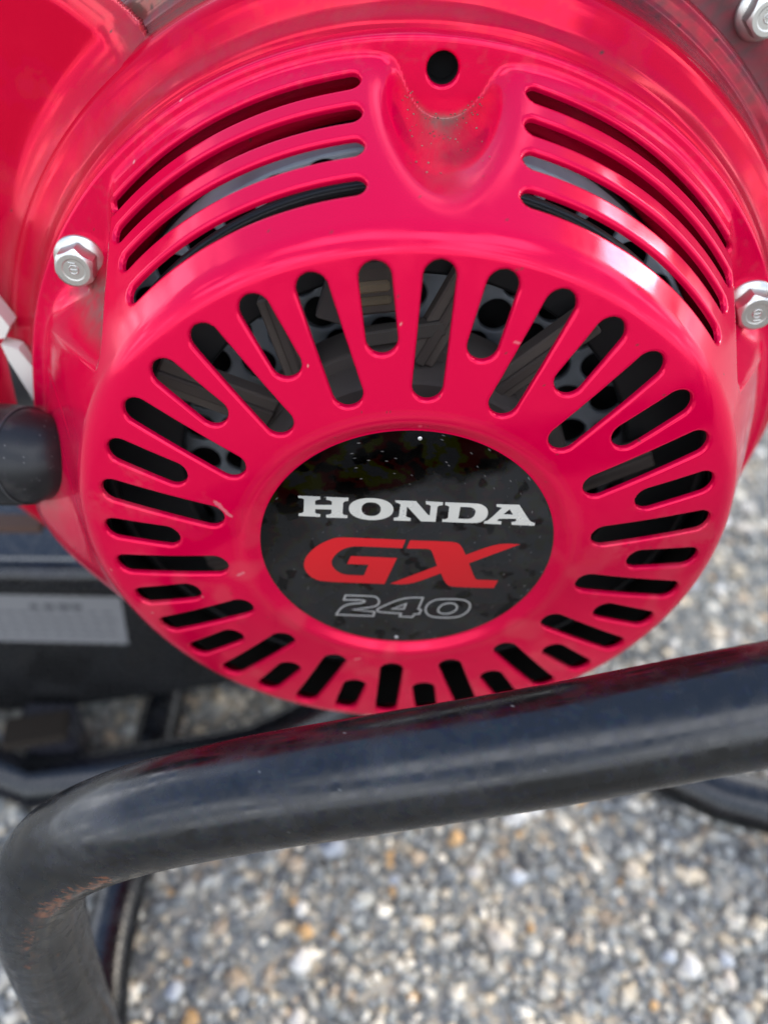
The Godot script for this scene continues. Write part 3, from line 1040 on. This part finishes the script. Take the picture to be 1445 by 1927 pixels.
# ------------------------------------------------------------------ ground
func stone_mesh(seed_: int, rough: float) -> MB:
	var mb := MB.new()
	var f := FastNoiseLite.new()
	f.seed = seed_
	f.frequency = 0.9
	var lat := 6
	var lon := 9
	for i in lat + 1:
		for j in lon:
			var a := PI * i / lat
			var b := TAU * (j + 0.5 * (i % 2)) / lon
			var e := Vector3(sin(a) * cos(b), cos(a), sin(a) * sin(b))
			var r := 0.5 * (1.0 + rough * f.get_noise_3dv(e * 1.3) + 0.3 * rough * f.get_noise_3dv(e * 3.5 + Vector3(9, 9, 9)))
			mb.v(e * r * Vector3(1.0, 0.68, 0.82), e)
	for i in lat:
		for j in lon:
			var j2 := (j + 1) % lon
			mb.quad(i * lon + j, i * lon + j2, (i + 1) * lon + j2, (i + 1) * lon + j)
	mb.smooth()
	return mb

func stone_color(h: float, v: float) -> Color:
	var c := Color(0.26, 0.27, 0.28)
	if h < 0.30: c = Color(0.17, 0.185, 0.20)
	elif h < 0.55: c = Color(0.29, 0.305, 0.31)
	elif h < 0.72: c = Color(0.40, 0.39, 0.36)
	elif h < 0.80: c = Color(0.46, 0.41, 0.33)
	elif h < 0.84: c = Color(0.34, 0.28, 0.22)
	elif h < 0.90: c = Color(0.22, 0.235, 0.24)
	elif h < 0.912: c = Color(0.44, 0.29, 0.15)
	elif h < 0.965: c = Color(0.62, 0.60, 0.55)
	else: c = Color(0.12, 0.125, 0.13)
	c *= 0.78 + 0.56 * v
	return Color(c.r * 1.03, c.g * 0.96, c.b * 0.83)

func build_ground() -> void:
	var st := SurfaceTool.new()
	var g := MeshInstance3D.new()
	g.name = "ground"
	var mb := MB.new()
	var s := 60000.0
	mb.flat4(Vector3(-s, 0, -s), Vector3(s, 0, -s), Vector3(s, 0, s), Vector3(-s, 0, s), Vector3.UP)
	g.mesh = mb.mesh(Vector3.ZERO)
	g.material_override = M.ground
	g.set_meta("kind", "structure")
	g.set_meta("label", "grey and tan gravel ground under the machine")
	add_child(g, true)
	var shapes := []
	for k in 3:
		shapes.append(stone_mesh(11 + k, 1.15))
	# loose gravel
	for k in 3:
		var mm := MultiMesh.new()
		mm.transform_format = MultiMesh.TRANSFORM_3D
		mm.use_colors = true
		var unit: MB = shapes[k]
		mm.mesh = unit.mesh(Vector3.ZERO)
		(mm.mesh as ArrayMesh).surface_set_material(0, M.stone)
		var where: Array[Transform3D] = []
		var tint := PackedColorArray()
		for q in 34000:
			var x := rng.randf_range(-560.0, 760.0)
			var z := rng.randf_range(-820.0, 520.0)
			var size := rng.randf_range(2.4, 5.8) + 6.0 * pow(rng.randf(), 6.0)
			var b := Basis.from_euler(Vector3(rng.randf_range(-0.5, 0.5), rng.randf() * TAU, rng.randf_range(-0.5, 0.5))).scaled(Vector3.ONE * size)
			where.append(Transform3D(b, Vector3(x * 0.001, (size * 0.12 + rng.randf_range(-0.3, 1.4)) * 0.001, z * 0.001)))
			tint.append(stone_color(rng.randf(), rng.randf()))
		mm.instance_count = where.size()
		for q in where.size():
			mm.set_instance_transform(q, where[q])
			mm.set_instance_color(q, tint[q])
		var mi := MultiMeshInstance3D.new()
		mi.name = "gravel"
		mi.multimesh = mm
		mi.set_meta("kind", "stuff")
		g.add_child(mi, true)
	# bigger stones one by one
	for q in 280:
		var x := rng.randf_range(-300.0, 480.0)
		var z := rng.randf_range(-470.0, 60.0)
		var size := rng.randf_range(7.0, 10.5) + 5.0 * pow(rng.randf(), 3.0)
		var o := MeshInstance3D.new()
		o.name = "stone"
		o.mesh = big_stones[q % big_stones.size()]
		o.transform = Transform3D(Basis.from_euler(Vector3(rng.randf_range(-0.4, 0.4), rng.randf() * TAU, rng.randf_range(-0.4, 0.4))).scaled(Vector3.ONE * size), Vector3(x, size * 0.22 + 1.0, z) * 0.001)
		o.material_override = big_colors[rng.randi() % big_colors.size()]
		g.add_child(o, true)

var big_stones := []
var big_colors := []

# ------------------------------------------------------------------ materials
func mat(rough: float, spec := 0.5, metal := 0.0, vertex := true) -> StandardMaterial3D:
	var m := StandardMaterial3D.new()
	m.roughness = rough
	m.metallic = metal
	m.metallic_specular = spec
	m.vertex_color_use_as_albedo = vertex
	m.cull_mode = BaseMaterial3D.CULL_DISABLED
	return m

func rough_map(seed_: int, freq: float, lo: float, hi: float) -> ImageTexture:
	var f := FastNoiseLite.new()
	f.seed = seed_
	f.frequency = freq
	f.fractal_octaves = 5
	var im := f.get_seamless_image(512, 512)
	im.convert(Image.FORMAT_RGB8)
	for y in 512:
		for x in 512:
			var v := im.get_pixel(x, y).r
			var w := lerpf(lo, hi, clampf((v - 0.25) * 2.0, 0.0, 1.0))
			im.set_pixel(x, y, Color(w, w, w))
	return ImageTexture.create_from_image(im)

func tri_plane(m: StandardMaterial3D, tile_mm: float) -> void:
	m.uv1_triplanar = true
	m.uv1_world_triplanar = true
	m.uv1_scale = Vector3.ONE * (1000.0 / tile_mm)

func make_materials() -> void:
	M.red = mat(1.0, 0.30, 0.32)
	M.red.roughness_texture = rough_map(3, 0.012, 0.06, 0.22)
	tri_plane(M.red, 70.0)
	M.red_fan = mat(1.0, 0.25, 0.32)
	M.red_fan.roughness_texture = M.red.roughness_texture
	tri_plane(M.red_fan, 110.0)
	M.red_dull = mat(0.5, 0.35)
	M.badge = mat(1.0, 0.28)
	M.badge.roughness_texture = rough_map(8, 0.007, 0.14, 0.3)
	tri_plane(M.badge, 60.0)
	M.chrome = mat(1.0, 0.5, 0.6, false)
	M.chrome.roughness_texture = M.badge.roughness_texture
	tri_plane(M.chrome, 90.0)
	M.chrome.albedo_color = Color(0.86, 0.85, 0.81)
	M.letter_red = mat(0.35, 0.35, 0.0, false)
	M.letter_red.albedo_color = Color(0.44, 0.008, 0.012).linear_to_srgb()
	M.outline = mat(0.35, 0.5, 0.6, false)
	M.outline.albedo_color = Color(0.52, 0.51, 0.49).linear_to_srgb()
	M.zinc = mat(0.36, 0.5, 0.9, false)
	M.zinc.albedo_color = Color(0.72, 0.71, 0.68)
	M.steel = mat(0.35, 0.5, 0.9, false)
	M.steel.albedo_color = Color(0.5, 0.5, 0.5)
	M.plastic = mat(0.45)
	M.dusty = mat(0.9, 0.3)
	M.black_rubber = mat(0.36, 0.34)
	M.black_paint = mat(1.0, 0.44)
	M.black_paint.roughness_texture = rough_map(21, 0.03, 0.13, 0.36)
	tri_plane(M.black_paint, 90.0)
	M.paper = mat(0.6)
	M.cream = mat(0.35, 0.5, 0.0, false)
	M.cream.albedo_color = Color(0.56, 0.53, 0.46).linear_to_srgb()
	M.stone = mat(0.75, 0.4)
	M.ground = mat(0.95, 0.3, 0.0, false)
	var f := FastNoiseLite.new()
	f.seed = 5
	f.frequency = 0.05
	f.noise_type = FastNoiseLite.TYPE_CELLULAR
	f.cellular_return_type = FastNoiseLite.RETURN_CELL_VALUE
	var nt := f.get_seamless_image(1024, 1024)
	nt.convert(Image.FORMAT_RGB8)
	for y in 1024:
		for x in 1024:
			var v := nt.get_pixel(x, y).r
			var c := stone_color(v, fposmod(v * 37.0, 1.0)) * 0.8
			c.a = 1.0
			nt.set_pixel(x, y, c.linear_to_srgb())
	M.ground.albedo_texture = ImageTexture.create_from_image(nt)
	tri_plane(M.ground, 320.0)

func clouds() -> ImageTexture:
	var f := FastNoiseLite.new()
	f.seed = 457
	f.frequency = 0.9
	f.fractal_octaves = 5
	var im := Image.create(1024, 512, false, Image.FORMAT_RGBF)
	for y in 512:
		var e := PI * (0.5 - (y + 0.5) / 512.0)
		if e < 0.0:
			continue
		for x in 1024:
			var a := TAU * x / 1024.0 - PI / 2.0
			# a flat layer of broken cloud seen from below
			var dist := 1.0 / (sin(e) + 0.12)
			var v := f.get_noise_3d(cos(a) * cos(e) * dist, sin(a) * cos(e) * dist, 3.0)
			var w := sst(0.02, 0.30, v) * sst(0.0, 0.15, e)
			im.set_pixel(x, y, Color(w, w * 0.985, w * 0.96) * 1.5)
	return ImageTexture.create_from_image(im)

# ------------------------------------------------------------------ scene
func _ready() -> void:
	# camera
	var cam := Camera3D.new()
	cam.name = "camera"
	var at := Vector3(-8.696, 151.831, 151.773)
	cam.transform = Transform3D(Basis(Vector3(0.999884, 0.015048, 0.002446), Vector3(-0.009512, 0.741176, -0.671243), Vector3(-0.011913, 0.671142, 0.741233)), (at + Vector3(0, LIFT, 0)) * 0.001)
	cam.fov = 64.62
	cam.near = 0.01
	cam.far = 200.0
	var ca := CameraAttributesPhysical.new()
	ca.frustum_focal_length = 18.98
	ca.frustum_focus_distance = 0.19
	ca.exposure_aperture = 4.8
	cam.attributes = ca
	add_child(cam)
	cam.fov = 64.62
	# sky
	var env := Environment.new()
	env.background_mode = Environment.BG_SKY
	var sky := Sky.new()
	var sm := ProceduralSkyMaterial.new()
	sm.sky_top_color = Color(0.42, 0.51, 0.66)
	sm.sky_horizon_color = Color(0.86, 0.88, 0.90)
	sm.sky_curve = 0.2
	sm.sky_energy_multiplier = 1.4
	sm.ground_bottom_color = Color(0.4, 0.4, 0.4)
	sm.ground_horizon_color = Color(0.6, 0.6, 0.6)
	sm.sky_cover = clouds()
	sm.sky_cover_modulate = Color(1, 1, 1, 1)
	sky.sky_material = sm
	env.sky = sky
	env.tonemap_mode = Environment.TONE_MAPPER_LINEAR
	env.tonemap_exposure = 1.9
	env.sdfgi_enabled = true
	env.ssao_enabled = true
	env.ssil_enabled = true
	var we := WorldEnvironment.new()
	we.name = "world_environment"
	we.environment = env
	add_child(we)
	# sun
	var sun := DirectionalLight3D.new()
	sun.name = "sun"
	sun.light_energy = 0.6
	sun.light_angular_distance = 20.0
	sun.light_color = Color(1.0, 0.96, 0.90)
	sun.shadow_enabled = true
	var to_sun := Vector3(0.80, 0.48, -0.50).normalized()
	sun.transform = Transform3D(Basis.looking_at(-to_sun, Vector3.UP), Vector3(0, 3, 0))
	add_child(sun)

	rng.seed = 20240
	noise.seed = 1; noise.frequency = 0.05; noise.fractal_octaves = 4
	fine.seed = 2; fine.frequency = 0.35; fine.fractal_octaves = 3
	blotch.seed = 4; blotch.frequency = 0.035; blotch.fractal_octaves = 3
	make_materials()
	for k in 4:
		big_stones.append(stone_mesh(40 + k, 0.85).mesh(Vector3.ZERO))
	for c in [Color(0.62, 0.58, 0.50), Color(0.55, 0.52, 0.46), Color(0.50, 0.42, 0.31), Color(0.40, 0.41, 0.41), Color(0.30, 0.31, 0.32), Color(0.46, 0.40, 0.32), Color(0.66, 0.65, 0.62), Color(0.44, 0.40, 0.34)]:
		var m := mat(0.7, 0.4, 0.0, false)
		m.albedo_color = c.linear_to_srgb()
		big_colors.append(m)

	build_ground()
	build_frame()
	var eng := thing("engine", "red engine with slotted round starter cover and black badge", "engine", Vector3(0, -120, -60))
	build_fan_cover(eng)
	build_block(eng)
	build_inside(eng)
	build_cover(eng)
	build_badge(eng)
	bolt(Vector3(-86.2, 57.4, -50.2), 0.35, eng, 0)
	bolt(Vector3(93.0, 47.4, -50.2), 0.9, eng, 1)
	bolt(Vector3(92.3, 107.3, -96.0), 0.2, eng, 0, "rear_bolt")
	build_grip()
